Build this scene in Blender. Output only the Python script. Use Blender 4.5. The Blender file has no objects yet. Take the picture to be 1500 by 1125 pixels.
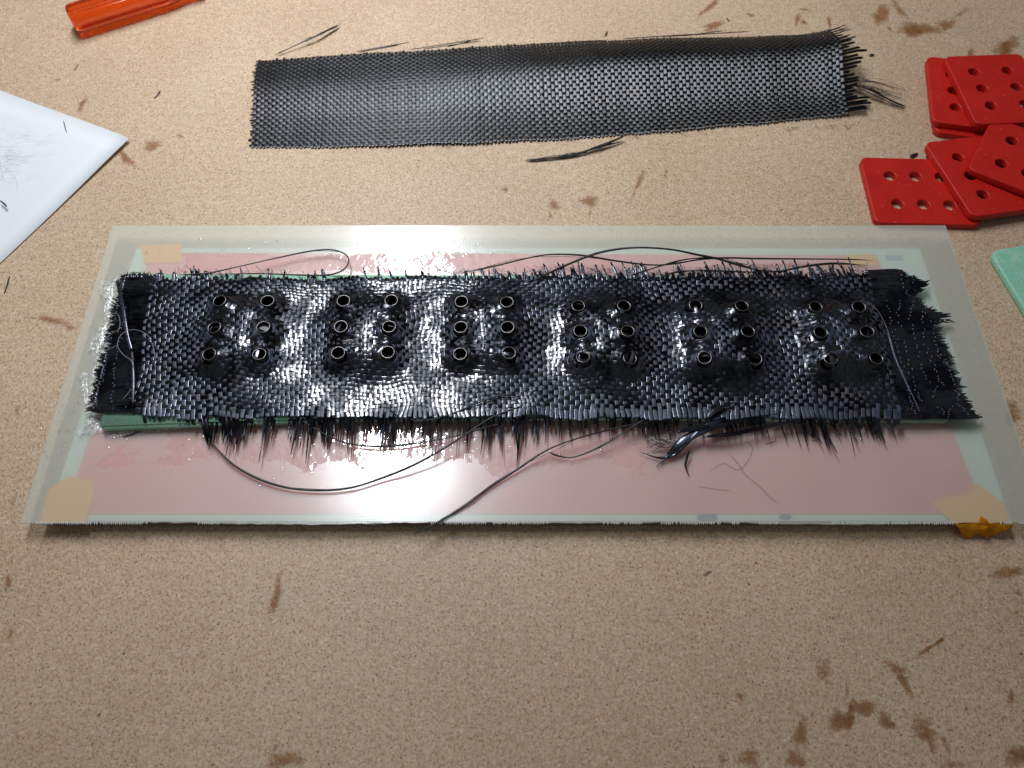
import bpy, bmesh, math, random
import numpy as np
from mathutils import Vector, Matrix
R = math.radians
random.seed(7); rng = np.random.default_rng(7)
scn = bpy.context.scene
col = scn.collection

# ------------------------------------------------------------------ camera
H = 0.335                       # camera height above the bench, metres
PITCH = R(61.6)                 # degrees below the horizon
FPX = 1127.0                    # focal length in photograph pixels (1500 wide)
cam_d = bpy.data.cameras.new('camera'); cam = bpy.data.objects.new('camera', cam_d); col.objects.link(cam)
cam.location = (0, 0, H); cam.rotation_euler = (math.pi/2 - PITCH, 0, 0)
cam_d.sensor_fit = 'HORIZONTAL'; cam_d.sensor_width = 36; cam_d.lens = 36*FPX/1500
cam_d.clip_start = 0.01; cam_d.clip_end = 20
cam_d.dof.use_dof = True; cam_d.dof.focus_distance = 0.385; cam_d.dof.aperture_fstop = 12
scn.camera = cam

# ------------------------------------------------------------------ light
world = bpy.data.worlds.new('World'); scn.world = world; world.use_nodes = True
bg = world.node_tree.nodes['Background']
bg.inputs['Color'].default_value = (0.92, 0.95, 1.0, 1); bg.inputs['Strength'].default_value = 0.10
lamp_d = bpy.data.lights.new('tube_lamp', 'AREA'); lamp = bpy.data.objects.new('tube_lamp', lamp_d); col.objects.link(lamp)
lamp_d.shape = 'RECTANGLE'; lamp_d.size = 0.07; lamp_d.size_y = 0.46
lamp_d.energy = 4.25; lamp_d.spread = R(150); lamp_d.color = (0.90, 0.945, 1.0)
lamp.location = (-0.155, 0.555, 0.62)
lamp.rotation_euler = (R(3), R(-4), 0)

scn.view_settings.view_transform = 'Standard'; scn.view_settings.look = 'None'
scn.view_settings.exposure = 0; scn.view_settings.gamma = 1
scn.cycles.max_bounces = 10; scn.cycles.transparent_max_bounces = 24

# ------------------------------------------------------------------ helpers
sP, cP = math.sin(PITCH), math.cos(PITCH)
def P(u, v, z=0.0):
    """photograph pixel -> the point where its ray meets the level z"""
    a = (u-750)/FPX; b = (562.5-v)/FPX
    dx, dy, dz = a, cP + b*sP, -sP + b*cP
    k = (z-H)/dz
    return Vector((dx*k, dy*k, z))

def tag(o, label=None, cat=None, group=None, kind=None):
    if label: o['label'] = label
    if cat: o['category'] = cat
    if group: o['group'] = group
    if kind: o['kind'] = kind
    return o
def empty(name, loc):
    o = bpy.data.objects.new(name, None); col.objects.link(o); o.location = loc; o.empty_display_size = 0.01
    return o
def mesh_obj(name, verts, faces, mat, parent=None, smooth=True, uv=None, edge=None, film=None):
    m = bpy.data.meshes.new(name)
    v = np.asarray(verts, dtype=float)
    if parent is not None: v = v - np.array(parent.location)[None, :]
    m.from_pydata(v.tolist(), [], [list(map(int, f)) for f in faces])
    m.materials.append(mat)
    if smooth: m.polygons.foreach_set('use_smooth', [True]*len(m.polygons))
    if uv is not None:
        l = m.uv_layers.new(name='UVMap')
        vi = np.empty(len(m.loops), dtype=np.int32); m.loops.foreach_get('vertex_index', vi)
        l.data.foreach_set('uv', np.asarray(uv, dtype=np.float32)[vi].ravel())
    if edge is not None:
        a = m.attributes.new('edge', 'FLOAT', 'POINT'); a.data.foreach_set('value', np.asarray(edge, dtype=np.float32))
    if film is not None:
        a = m.attributes.new('film', 'FLOAT_VECTOR', 'POINT'); a.data.foreach_set('vector', np.asarray(film, dtype=np.float32).ravel())
    m.update()
    o = bpy.data.objects.new(name, m); col.objects.link(o)
    if parent is not None: o.parent = parent
    return o
class MB:
    def __init__(s): s.v = []; s.f = []; s.uv = []; s.n = 0
    def add(s, v, f, uv=None):
        v = np.asarray(v, float)
        s.v.append(v); s.f += [[i+s.n for i in q] for q in f]; s.n += len(v)
        s.uv.append(np.zeros((len(v), 2)) if uv is None else uv)
    def build(s, name, mat, parent=None, smooth=True):
        return mesh_obj(name, np.concatenate(s.v), s.f, mat, parent, smooth, np.concatenate(s.uv))

RING = np.array([(-1, 0), (-.7, .8), (0, 1), (.7, .8), (1, 0), (0, -.5)])
def strip(c, side, up, w, th, mb=None):
    """a tow: lens-shaped closed section swept along the centres c. w, th per sample"""
    n = len(c); k = len(RING)
    w = np.broadcast_to(w, n); th = np.broadcast_to(th, n)
    v = c[:, None, :] + side[:, None, :]*(RING[None, :, 0:1]*(w[:, None, None]/2)) + up[:, None, :]*(RING[None, :, 1:2]*th[:, None, None])
    v = v.reshape(-1, 3)
    f = []
    for i in range(n-1):
        for j in range(k):
            a = i*k+j; b = i*k+(j+1) % k
            f.append((a, b, b+k, a+k))
    f.append(tuple(range(k))[::-1]); f.append(tuple(range((n-1)*k, n*k)))
    L = np.concatenate([[0], np.cumsum(np.linalg.norm(np.diff(c, axis=0), axis=1))])
    uu = np.array([0, .25, .5, .75, 1, .5])*0.002
    uv = np.stack([np.broadcast_to(uu[None, :], (n, k)), np.broadcast_to(L[:, None], (n, k))], -1).reshape(-1, 2)
    return v, f, uv
def frames(c, upref=(0, 0, 1)):
    t = np.gradient(c, axis=0); t /= np.linalg.norm(t, axis=1)[:, None]+1e-12
    s = np.cross(t, np.array(upref)); s /= np.linalg.norm(s, axis=1)[:, None]+1e-12
    u = np.cross(s, t)
    return s, u
def spline(pts, n):
    p = np.array(pts, float); m = len(p)
    p = np.vstack([2*p[0]-p[1], p, 2*p[-1]-p[-2]])
    out = []
    for x in np.linspace(0, m-1-1e-6, n):
        i = int(x); t = x-i
        a, b, c, d = p[i], p[i+1], p[i+2], p[i+3]
        out.append(.5*((2*b)+(-a+c)*t+(2*a-5*b+4*c-d)*t*t+(-a+3*b-3*c+d)*t**3))
    return np.array(out)
class Noise:
    """a smooth 2-D field from a sum of sine waves"""
    def __init__(s, scale, n=14):
        a = rng.uniform(0, 2*np.pi, n); k = rng.uniform(.5, 1.5, n)*2*np.pi/scale
        s.kx, s.ky, s.p = k*np.cos(a), k*np.sin(a), rng.uniform(0, 6.28, n); s.n = n
    def __call__(s, x, y):
        x = np.asarray(x)[..., None]; y = np.asarray(y)[..., None]
        return np.sin(x*s.kx+y*s.ky+s.p).sum(-1)/math.sqrt(s.n)*1.2

# ------------------------------------------------------------------ materials
class NT:
    def __init__(s, name):
        s.m = bpy.data.materials.new(name); s.m.use_nodes = True; s.t = s.m.node_tree; s.t.nodes.clear()
        s.out = s.n('ShaderNodeOutputMaterial')
    def n(s, typ, **kw):
        x = s.t.nodes.new(typ)
        for k, v in kw.items():
            if k.startswith('i_'):
                key = k[2:].replace('_', ' ')
                sock = x.inputs[int(key)] if key.isdigit() else x.inputs[key]
                if isinstance(v, bpy.types.NodeSocket): s.t.links.new(v, sock)
                else: sock.default_value = v
            else: setattr(x, k, v)
        return x
    def link(s, a, b): s.t.links.new(a, b)
    def math(s, op, a, b=None, c=None, clamp=False):
        x = s.n('ShaderNodeMath', operation=op, use_clamp=clamp)
        for i, v in enumerate((a, b, c)):
            if v is None: continue
            if isinstance(v, bpy.types.NodeSocket): s.link(v, x.inputs[i])
            else: x.inputs[i].default_value = v
        return x.outputs[0]
    def mixc(s, fac, a, b, mode='MIX'):
        x = s.n('ShaderNodeMix', data_type='RGBA', blend_type=mode)
        for sock, v in ((x.inputs[0], fac), (x.inputs[6], a), (x.inputs[7], b)):
            if isinstance(v, bpy.types.NodeSocket): s.link(v, sock)
            else: sock.default_value = v if isinstance(v, float) else (*v, 1)[:4]
        return x.outputs[2]
    def ramp(s, fac, stops):
        x = s.n('ShaderNodeValToRGB'); s.link(fac, x.inputs[0]); e = x.color_ramp.elements
        while len(e) < len(stops): e.new(.5)
        for q, (p, c) in zip(e, stops): q.position = p; q.color = (*c, 1) if len(c) == 3 else c
        return x.outputs[0]
    def noise(s, scale, detail=2, rough=.5, vec=None, dist=0):
        x = s.n('ShaderNodeTexNoise', i_Scale=scale, i_Detail=detail, i_Roughness=rough, i_Distortion=dist)
        s.link(vec or s.pos(), x.inputs['Vector']); return x.outputs['Fac']
    def pos(s):
        if not hasattr(s, '_p'): s._p = s.n('ShaderNodeNewGeometry').outputs['Position']
        return s._p
    def smooth(s, x, lo, hi):
        q = s.n('ShaderNodeMapRange', interpolation_type='SMOOTHSTEP', i_1=lo, i_2=hi); s.link(x, q.inputs[0]); return q.outputs[0]
    def bump(s, h, strength=.3, dist=.0005, normal=None):
        q = s.n('ShaderNodeBump', i_Strength=strength, i_Distance=dist, i_Height=h)
        if normal: s.link(normal, q.inputs['Normal'])
        return q.outputs[0]
    def principled(s, **kw):
        return s.n('ShaderNodeBsdfPrincipled', **kw)
    def mixs(s, fac, a, b):
        x = s.n('ShaderNodeMixShader')
        if isinstance(fac, bpy.types.NodeSocket): s.link(fac, x.inputs[0])
        else: x.inputs[0].default_value = fac
        s.link(a, x.inputs[1]); s.link(b, x.inputs[2]); return x.outputs[0]
    def done(s, shader): s.link(shader, s.out.inputs[0]); return s.m

def mat_mdf():
    t = NT('fibreboard')
    big = t.noise(9, 4, .6)
    base = t.ramp(big, [(.3, (.515, .37, .24)), (.7, (.615, .455, .305))])
    f1 = t.noise(800, 3, .65)
    base = t.mixc(1.0, base, t.ramp(f1, [(.25, (.62, .60, .58)), (.5, (1, 1, 1)), (.75, (1.25, 1.24, 1.25))]), 'MULTIPLY')
    f0 = t.noise(260, 2, .6)
    base = t.mixc(.55, base, t.ramp(f0, [(.3, (.8, .78, .76)), (.7, (1.18, 1.18, 1.2))]), 'MULTIPLY')
    # orange and dark and pale fibres: stretched noise in several directions
    def fleck(scale, ang, lo, hi, stretch):
        mp = t.n('ShaderNodeMapping', vector_type='TEXTURE'); t.link(t.pos(), mp.inputs[0])
        mp.inputs['Rotation'].default_value = (0, 0, R(ang)); mp.inputs['Scale'].default_value = (1, 1/stretch, 1)
        return t.smooth(t.noise(scale, 2, .5, mp.outputs[0], .4), lo, hi)
    base = t.mixc(fleck(1350, 20, .57, .68, .45), base, (.40, .19, .075))
    base = t.mixc(fleck(1600, 115, .63, .71, .5), base, (.12, .08, .07))
    base = t.mixc(fleck(1500, 65, .65, .71, .5), base, (.05, .04, .04))
    base = t.mixc(fleck(1450, 150, .61, .72, .36), base, (.70, .62, .52))
    base = t.mixc(fleck(1300, 80, .63, .72, .36), base, (.66, .58, .49))
    # a few long faint scratches and pale scuffs
    mp = t.n('ShaderNodeMapping'); t.link(t.pos(), mp.inputs[0]); mp.inputs['Rotation'].default_value = (0, 0, R(28)); mp.inputs['Scale'].default_value = (3, 60, 1)
    scr = t.smooth(t.noise(4, 3, .6, mp.outputs[0]), .70, .74)
    base = t.mixc(t.math('MULTIPLY', scr, .25), base, (.30, .17, .09))
    scuff = t.smooth(t.noise(22, 4, .7), .58, .8)
    base = t.mixc(t.math('MULTIPLY', scuff, .35), base, (.58, .51, .42))
    dots = t.n('ShaderNodeTexVoronoi', i_Scale=130.0); t.link(t.pos(), dots.inputs['Vector'])
    d = t.smooth(dots.outputs['Distance'], .10, .05)
    pick = t.math('GREATER_THAN', dots.outputs['Color'], .80)
    base = t.mixc(t.math('MULTIPLY', t.math('MULTIPLY', d, pick), .8), base, (.045, .035, .03))
    b = t.bump(f1, .25, .0003)
    p = t.principled(i_Base_Color=base, i_Roughness=.52, i_Normal=b)
    p.inputs['Specular IOR Level'].default_value = .45
    return t.done(p.outputs[0])
def mat_stain():
    t = NT('resin_stain')
    e = t.n('ShaderNodeAttribute', attribute_name='edge').outputs['Fac']
    nn = t.noise(220, 4, .7); n2 = t.noise(700, 3, .7)
    a = t.math('ADD', e, t.math('MULTIPLY', t.math('SUBTRACT', nn, .5), 1.5))
    a = t.math('ADD', a, t.math('MULTIPLY', t.math('SUBTRACT', n2, .5), .9))
    a = t.math('MULTIPLY', t.smooth(a, .05, .95), .60)
    colr = t.ramp(t.noise(160, 3, .6), [(.3, (.23, .080, .014)), (.7, (.40, .165, .042))])
    p = t.principled(i_Base_Color=colr, i_Roughness=.5)
    tr = t.n('ShaderNodeBsdfTransparent')
    return t.done(t.mixs(a, tr.outputs[0], p.outputs[0]))
def mat_simple(name, c, rough=.5, metal=0, spec=.5, bump=None, coat=0, **kw):
    t = NT(name)
    p = t.principled(i_Base_Color=(*c, 1), i_Roughness=rough, i_Metallic=float(metal))
    p.inputs['Specular IOR Level'].default_value = spec
    p.inputs['Coat Weight'].default_value = coat
    p.inputs['Coat Roughness'].default_value = .05
    if bump: t.link(t.bump(t.noise(bump[0], 3, .6), bump[1], bump[2]), p.inputs['Normal'])
    for k, v in kw.items(): p.inputs[k.replace('_', ' ')].default_value = v
    return t.done(p.outputs[0])
def mat_carbon(name, wet, base=.19, rough=.42, aniso=.9, tint=(.95, .97, 1.0)):
    t = NT(name)
    tan = t.n('ShaderNodeTangent', direction_type='UV_MAP'); tan.uv_map = 'UVMap'
    uvn = t.n('ShaderNodeUVMap', uv_map='UVMap').outputs[0]
    mp = t.n('ShaderNodeMapping'); t.link(uvn, mp.inputs[0]); mp.inputs['Scale'].default_value = (6000, 60, 1)
    fib = t.noise(1.0, 2, .6, mp.outputs[0])
    rnd = t.n('ShaderNodeObjectInfo').outputs['Random']
    v = t.math('MULTIPLY', t.math('ADD', t.math('MULTIPLY', fib, .8), t.math('ADD', t.math('MULTIPLY', rnd, .3), .45)), base)
    c = t.n('ShaderNodeCombineColor')
    for i in range(3): t.link(t.math('MULTIPLY', v, tint[i]), c.inputs[i])
    p = t.principled(i_Base_Color=c.outputs[0], i_Metallic=1.0, i_Roughness=rough, i_Anisotropic=aniso, i_Tangent=tan.outputs[0])
    p.inputs['Anisotropic Rotation'].default_value = 0.0
    film = t.n('ShaderNodeAttribute', attribute_name='film').outputs['Vector']
    gn = t.n('ShaderNodeNewGeometry').outputs['Normal']
    def toward(k):
        m_ = t.n('ShaderNodeMix', data_type='VECTOR'); m_.inputs[0].default_value = k; t.link(gn, m_.inputs[4]); t.link(film, m_.inputs[5])
        q = t.n('ShaderNodeVectorMath', operation='NORMALIZE'); t.link(m_.outputs[1], q.inputs[0]); return q.outputs[0]
    b = t.bump(fib, .25, .00012, toward(.6 if wet else .64))
    if wet:
        w1 = t.noise(900, 2, .6); w2 = t.noise(260, 2, .6)
        b2 = t.bump(t.math('ADD', t.math('MULTIPLY', w1, .35), w2), .22, .0005, toward(.74))
        t.link(t.math('ADD', t.math('MULTIPLY', t.smooth(t.noise(55, 3, .6), .42, .56), .93), .05), p.inputs['Coat Weight']); p.inputs['Coat Roughness'].default_value = .18; p.inputs['Coat IOR'].default_value = 1.75
        p.inputs['Coat Tint'].default_value = (.72, .80, 1, 1)
        t.link(b2, p.inputs['Coat Normal'])
        b = t.bump(w2, .3, .0004, b)
    t.link(b, p.inputs['Normal'])
    return t.done(p.outputs[0])
def mat_sheet():
    t = NT('glass_fibre_sheet')
    x = t.n('ShaderNodeSeparateXYZ'); t.link(t.pos(), x.inputs[0]); X, Y = x.outputs[0], x.outputs[1]
    # wet resin band on both sides of the fabric, ragged by noise; dry sheet elsewhere
    n1 = t.noise(38, 5, .65); n2 = t.noise(160, 4, .6)
    def band(c, w): return t.math('SUBTRACT', 1.0, t.math('DIVIDE', t.math('ABSOLUTE', t.math('SUBTRACT', Y, c)), w))
    yf = P(500, 632, .009).y; yb = P(600, 385, .009).y
    m = t.math('MAXIMUM', band(yf, .020), band(yb, .0075))
    xm = t.math('SUBTRACT', 1.0, t.math('DIVIDE', t.math('ABSOLUTE', t.math('SUBTRACT', X, -.060)), .135))
    m = t.math('ADD', t.math('MINIMUM', m, t.math('MULTIPLY', xm, 1.4)), t.math('MULTIPLY', t.math('SUBTRACT', n1, .5), 1.7))
    m = t.math('ADD', m, t.math('MULTIPLY', t.math('SUBTRACT', n2, .5), .6))
    wet = t.smooth(m, .18, .24)
    wav = t.n('ShaderNodeTexWave', wave_type='BANDS', bands_direction='X', i_Scale=330.0, i_Distortion=.15); t.link(t.pos(), wav.inputs[0])
    wav2 = t.n('ShaderNodeTexWave', wave_type='BANDS', bands_direction='Y', i_Scale=330.0, i_Distortion=.15); t.link(t.pos(), wav2.inputs[0])
    wv = t.math('ADD', wav.outputs['Fac'], t.math('MULTIPLY', wav2.outputs['Fac'], .25))
    b_dry = t.bump(t.math('ADD', wv, t.math('MULTIPLY', n2, .5)), .10, .00012)
    b_wet = t.bump(t.math('ADD', t.noise(75, 3, .55), t.math('MULTIPLY', t.noise(300, 2, .5), .10)), .35, .0016)
    nm = t.n('ShaderNodeMix', data_type='VECTOR'); t.link(wet, nm.inputs[0]); t.link(b_dry, nm.inputs[4]); t.link(b_wet, nm.inputs[5])
    rough = t.math('SUBTRACT', .19, t.math('MULTIPLY', wet, .13))
    c = t.mixc(t.math('MULTIPLY', wv, .10), (.88, .93, .87), (.93, .96, .92))
    diff = t.n('ShaderNodeBsdfDiffuse', i_Color=c); tl = t.n('ShaderNodeBsdfTranslucent', i_Color=c)
    body = t.mixs(.36, diff.outputs[0], tl.outputs[0])
    tr = t.n('ShaderNodeBsdfTransparent', i_Color=(.97, .98, .95, 1))
    s = t.mixs(t.math('SUBTRACT', .31, t.math('MULTIPLY', wet, .07)), tr.outputs[0], body)
    gl1 = t.n('ShaderNodeBsdfGlossy', i_Color=(1, 1, 1, 1), i_Roughness=rough, i_Normal=nm.outputs[1])
    gl2 = t.n('ShaderNodeBsdfGlossy', i_Color=(1, 1, 1, 1), i_Roughness=.40, i_Normal=nm.outputs[1])
    gl = t.n('ShaderNodeMixShader', i_0=.35); t.link(gl1.outputs[0], gl.inputs[1]); t.link(gl2.outputs[0], gl.inputs[2])
    fr = t.n('ShaderNodeFresnel', i_IOR=1.95, i_Normal=nm.outputs[1])
    geo = t.n('ShaderNodeNewGeometry')
    f = t.math('MULTIPLY', fr.outputs[0], t.math('SUBTRACT', 1.0, geo.outputs['Backfacing']))
    return t.done(t.mixs(f, s, gl.outputs[0]))
def mat_clear(name, colr, refl=.12, rough=.05, bump=None, body=.0, white=(.9, .9, .9)):
    t = NT(name)
    tr = t.n('ShaderNodeBsdfTransparent', i_Color=(*colr, 1))
    g = t.n('ShaderNodeBsdfGlossy', i_Roughness=rough)
    s = tr.outputs[0]
    if body:
        d = t.n('ShaderNodeBsdfDiffuse', i_Color=(*white, 1))
        nz = t.noise(420, 4, .7)
        s = t.mixs(t.math('MULTIPLY', t.smooth(nz, .38, .68), body), s, d.outputs[0])
    if bump:
        b = t.bump(t.noise(bump[0], 3, .6), bump[1], bump[2]); t.link(b, g.inputs['Normal'])
    return t.done(t.mixs(refl, s, g.outputs[0]))
def mat_foam(name, c):
    t = NT(name)
    n = t.noise(1500, 3, .7); n2 = t.noise(160, 3, .6)
    k = t.mixc(t.smooth(n, .3, .7), tuple(x*.78 for x in c), tuple(min(1, x*1.2) for x in c))
    k = t.mixc(t.math('MULTIPLY', t.smooth(n2, .4, .75), .35), k, (.62, .74, .62))
    p = t.principled(i_Base_Color=k, i_Roughness=.55, i_Normal=t.bump(n, .5, .0003))
    return t.done(p.outputs[0])
def mat_paper():
    t = NT('white_paper')
    sx = t.n('ShaderNodeSeparateXYZ'); t.link(t.pos(), sx.inputs[0])
    cp = P(6, 230, 0)
    d = t.n('ShaderNodeVectorMath', operation='DISTANCE', i_1=(cp.x, cp.y, 0)); t.link(t.pos(), d.inputs[0])
    near = t.smooth(d.outputs['Value'], .042, .0)
    mp = t.n('ShaderNodeMapping'); t.link(t.pos(), mp.inputs[0]); mp.inputs['Rotation'].default_value = (0, 0, R(35)); mp.inputs['Scale'].default_value = (1, 3.2, 1)
    sm = t.math('MULTIPLY', near, t.smooth(t.noise(70, 5, .7, mp.outputs[0], 1.5), .46, .78))
    c = t.mixc(t.math('MULTIPLY', sm, .8), (.76, .78, .80), (.34, .37, .38))
    p = t.principled(i_Base_Color=c, i_Roughness=.6, i_Normal=t.bump(t.noise(300, 3), .1, .0002))
    return t.done(p.outputs[0])
def mat_copper():
    t = NT('pink_copper_film')
    n = t.noise(30, 4, .6)
    c = t.ramp(n, [(.3, (.78, .225, .235)), (.7, (.85, .31, .31))])
    p = t.principled(i_Base_Color=c, i_Roughness=.45)
    return t.done(p.outputs[0])
def mat_red():
    t = NT('red_plastic')
    n = t.noise(900, 3, .6); n2 = t.noise(60, 3, .6)
    c = t.ramp(n2, [(.3, (.46, .010, .006)), (.7, (.55, .016, .009))])
    c = t.mixc(t.math('MULTIPLY', t.smooth(t.noise(700, 2, .6), .68, .74), .5), c, (.62, .26, .20))
    mp = t.n('ShaderNodeMapping', vector_type='TEXTURE'); t.link(t.pos(), mp.inputs[0]); mp.inputs['Rotation'].default_value = (0, 0, R(35)); mp.inputs['Scale'].default_value = (1, 12, 1)
    rg = t.math('ADD', .34, t.math('MULTIPLY', t.noise(500, 3, .6, mp.outputs[0]), .22))
    p = t.principled(i_Base_Color=c, i_Roughness=rg, i_Normal=t.bump(n, .22, .0002))
    p.inputs['Specular IOR Level'].default_value = .35
    return t.done(p.outputs[0])
def mat_tape(k=.15):
    t = NT('masking_tape')
    mp = t.n('ShaderNodeMapping'); t.link(t.pos(), mp.inputs[0]); mp.inputs['Scale'].default_value = (1, 4, 4)
    n = t.noise(260, 3, .6, mp.outputs[0])
    c = t.ramp(n, [(.3, (1.0, .45, .002)), (.7, (1.0, .52, .006))])
    d = t.n('ShaderNodeBsdfTranslucent', i_Color=c)
    p = t.principled(i_Base_Color=c, i_Roughness=.5, i_Normal=t.bump(n, .5, .0004))
    return t.done(t.mixs(k, p.outputs[0], d.outputs[0]))

M = dict(mdf=mat_mdf(), stain=mat_stain(), wet=mat_carbon('wet_carbon_fibre', True, .050, .42, .9, (.86, .94, 1.16)),
         weft_wet_shaded=mat_carbon('wet_carbon_fibre_weft_shaded', True, .022, .40, .88, (.90, .95, 1.08)),  # weft base darkened: crosswise tows missing the lamp, put into the colour
         dry=mat_carbon('dry_carbon_fibre', False, .175, .50, .86), dry_weft_shaded=mat_carbon('dry_carbon_fibre_weft_shaded', False, .045, .42, .88),  # same fibre as the warp; the weft's unlit look is painted into its base
         under=mat_carbon('resin_soaked_carbon', True, .045, .40, .85, (.8, .85, 1.15)),
         black=mat_simple('black_tow', (.010, .010, .012), .38, 0, .5, (1500, .3, .0003)),
         sheet=mat_sheet(), board=mat_simple('pale_green_board', (.64, .72, .67), .4),
         pink=mat_copper(), tape=mat_tape(), flap=mat_tape(.5), foam=mat_foam('jade_foam', (.34, .66, .46)), foam2=mat_foam('mint_foam', (.27, .60, .43)),
         red=mat_red(), paper=mat_paper(), rim=mat_simple('steel_rim', (.24, .235, .225), .33, 1), collar=mat_simple('black_resin', (.008, .008, .010), .12, 0, .6, (500, .4, .0005)),
         bore=mat_simple('tube_bore', (.010, .009, .008), .45, 0, .18), stitch=mat_simple('binder_thread', (.17, .19, .28), .35, 0, .6, None, .5),
         hair=mat_simple('grey_glass_thread', (.27, .28, .30), .4), dust=mat_simple('fibre_dust_grey', (.56, .58, .60), .5), drop=mat_clear('clear_resin', (.99, 1, .99), .14, .05),
         froth=mat_clear('frothy_resin', (.95, .96, .95), .10, .22, (600, .5, .0006), .80),
         white=mat_simple('white_glass_thread', (.60, .62, .58), .5), ink=mat_simple('blue_ink', (.10, .15, .24), .6),
         steel=mat_simple('steel_shaft', (.5, .5, .5), .25, 1))
def mat_handle():
    t = NT('orange_red_acetate')
    p = t.principled(i_Base_Color=(1.0, .13, .008, 1), i_Roughness=.12, i_Normal=t.bump(t.noise(90, 2), .08, .001))
    p.inputs['Transmission Weight'].default_value = .88; p.inputs['IOR'].default_value = 1.48
    p.inputs['Coat Weight'].default_value = .3
    return t.done(p.outputs[0])
M['handle'] = mat_handle()

# ------------------------------------------------------------------ the bench
def grid_mesh(x0, x1, y0, y1, z):
    return [(x0, y0, z), (x1, y0, z), (x1, y1, z), (x0, y1, z)], [(0, 1, 2, 3)]
bench = mesh_obj('workbench_top', [(-1.1, -.45, 0), (1.1, -.45, 0), (1.1, 1.2, 0), (-1.1, 1.2, 0), (-1.1, -.45, -.022), (1.1, -.45, -.022), (1.1, 1.2, -.022), (-1.1, 1.2, -.022)],
                 [(0, 1, 2, 3), (7, 6, 5, 4), (0, 4, 5, 1), (1, 5, 6, 2), (2, 6, 7, 3), (3, 7, 4, 0)], M['mdf'], smooth=False)
tag(bench, kind='structure')
STAINS = [(120,153,10,4,-60,1),(223,213,13,7,0,.9),(185,233,13,6,35,1),(262,200,11,8,0,.45),(740,278,6,4,30,.8),(812,301,8,7,0,.9),(806,315,2.5,12,0,.6),(863,295,10,8,0,1),
 (864,312,2.5,11,0,.6),(935,268,4.5,24,22,.75),(975,255,3,18,8,.55),(1040,10,17,4,-40,1),(1045,38,17,4.5,-20,1),(1100,22,5,3,30,.9),(1168,28,3,9,25,1),(1178,33,9,2.5,10,.8),
 (1215,33,2.5,9,-12,1),(1233,45,2.5,6,30,.7),(1291,22,11,11,10,1.2),(1318,14,5,20,-45,.8),(1345,42,24,9,0,1.2),(1338,47,10,7,0,1.2),(1386,36,11,7,-10,1.1),(1410,18,26,4,-30,.6),
 (1180,14,9,2.5,10,.7),(1303,42,5,2.5,30,.7),(1421,82,5,9,10,1),(1475,68,15,10,-15,1.2),(1470,80,5,16,5,1.2),(75,469,34,4.5,6,.8),(102,479,9,5,20,.8),(406,866,6,34,12,.85),(400,885,6,16,14,.8),
 (12,852,5,11,20,.9),(15,930,6,12,15,.7),(416,1114,25,13,-10,.9),(404,1095,6,12,5,.5),(1480,838,26,10,-5,.9),(1492,868,15,9,10,.5),(1492,897,14,6,0,.5),(1206,982,17,16,0,.7),(1217,903,13,6,-15,.6),
 (1232,1056,15,15,10,1.2),(1248,1042,6,16,10,1),(1264,1037,15,12,0,1.2),(1297,1055,13,9,30,1.1),(1312,978,20,6,15,.8),(1325,1000,6,20,-25,1),(1361,949,22,3.2,-35,1),(1376,940,8,2.5,-35,1),
 (1357,1073,12,26,-18,.95),(1384,1088,5,13,-25,.7),(1481,1020,5,13,-5,.8),(1172,1075,9,24,5,.95),(1165,1113,11,13,0,1),(1097,1112,16,17,0,.8),(1060,1115,6,14,-15,.7),(1084,1020,9,7,20,.8),(1052,1016,15,12,0,.35),
 (1492,1108,16,17,0,1),(1394,1120,15,8,0,.8),(1330,1105,12,10,0,.4),(1240,1010,2.5,12,-5,.7),(1483,606,13,16,-20,.9),(1366,285,6,5,0,.3),(25,600,5,9,0,.6),(20,735,5,14,10,.5),(168,962,7,10,0,.35),(660,305,40,2,18,.2),(1415,1040,8,5,0,.5)]
def make_stain(i, s):
    u, v, rx, ry, a, k = s; rx, ry = rx*1.15+.5, ry*1.15+.5
    ca, sa = math.cos(R(a)), math.sin(R(a)); z = .00006+.000012*(i % 9)
    n = 22; ph = [random.uniform(0, 6.28) for _ in range(4)]
    pts = [P(u, v, z)]; e = [.95*k+.1]
    for r_, ev in ((.55, .72), (1.0, .30), (1.55, -.45)):
        for j in range(n):
            th = 2*math.pi*j/n
            w = 1+.18*math.sin(2*th+ph[0])+.13*math.sin(3*th+ph[1])+.10*math.sin(5*th+ph[2])
            du, dv = rx*r_*w*math.cos(th), ry*r_*w*math.sin(th)
            pts.append(P(u+du*ca-dv*sa, v+du*sa+dv*ca, z)); e.append(ev*min(k, 1)+(k-1)*.35-.05)
    f = [(0, 1+j, 1+(j+1) % n) for j in range(n)]
    for r_ in range(2):
        for j in range(n):
            a_, b_ = 1+r_*n+j, 1+r_*n+(j+1) % n
            f.append((a_, a_+n, b_+n, b_))
    f = [tuple(reversed(q)) for q in f]
    mesh_obj('stain', pts, f, M['stain'], bench, True, None, e)
for i, s in enumerate(STAINS): make_stain(i, s)

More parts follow.
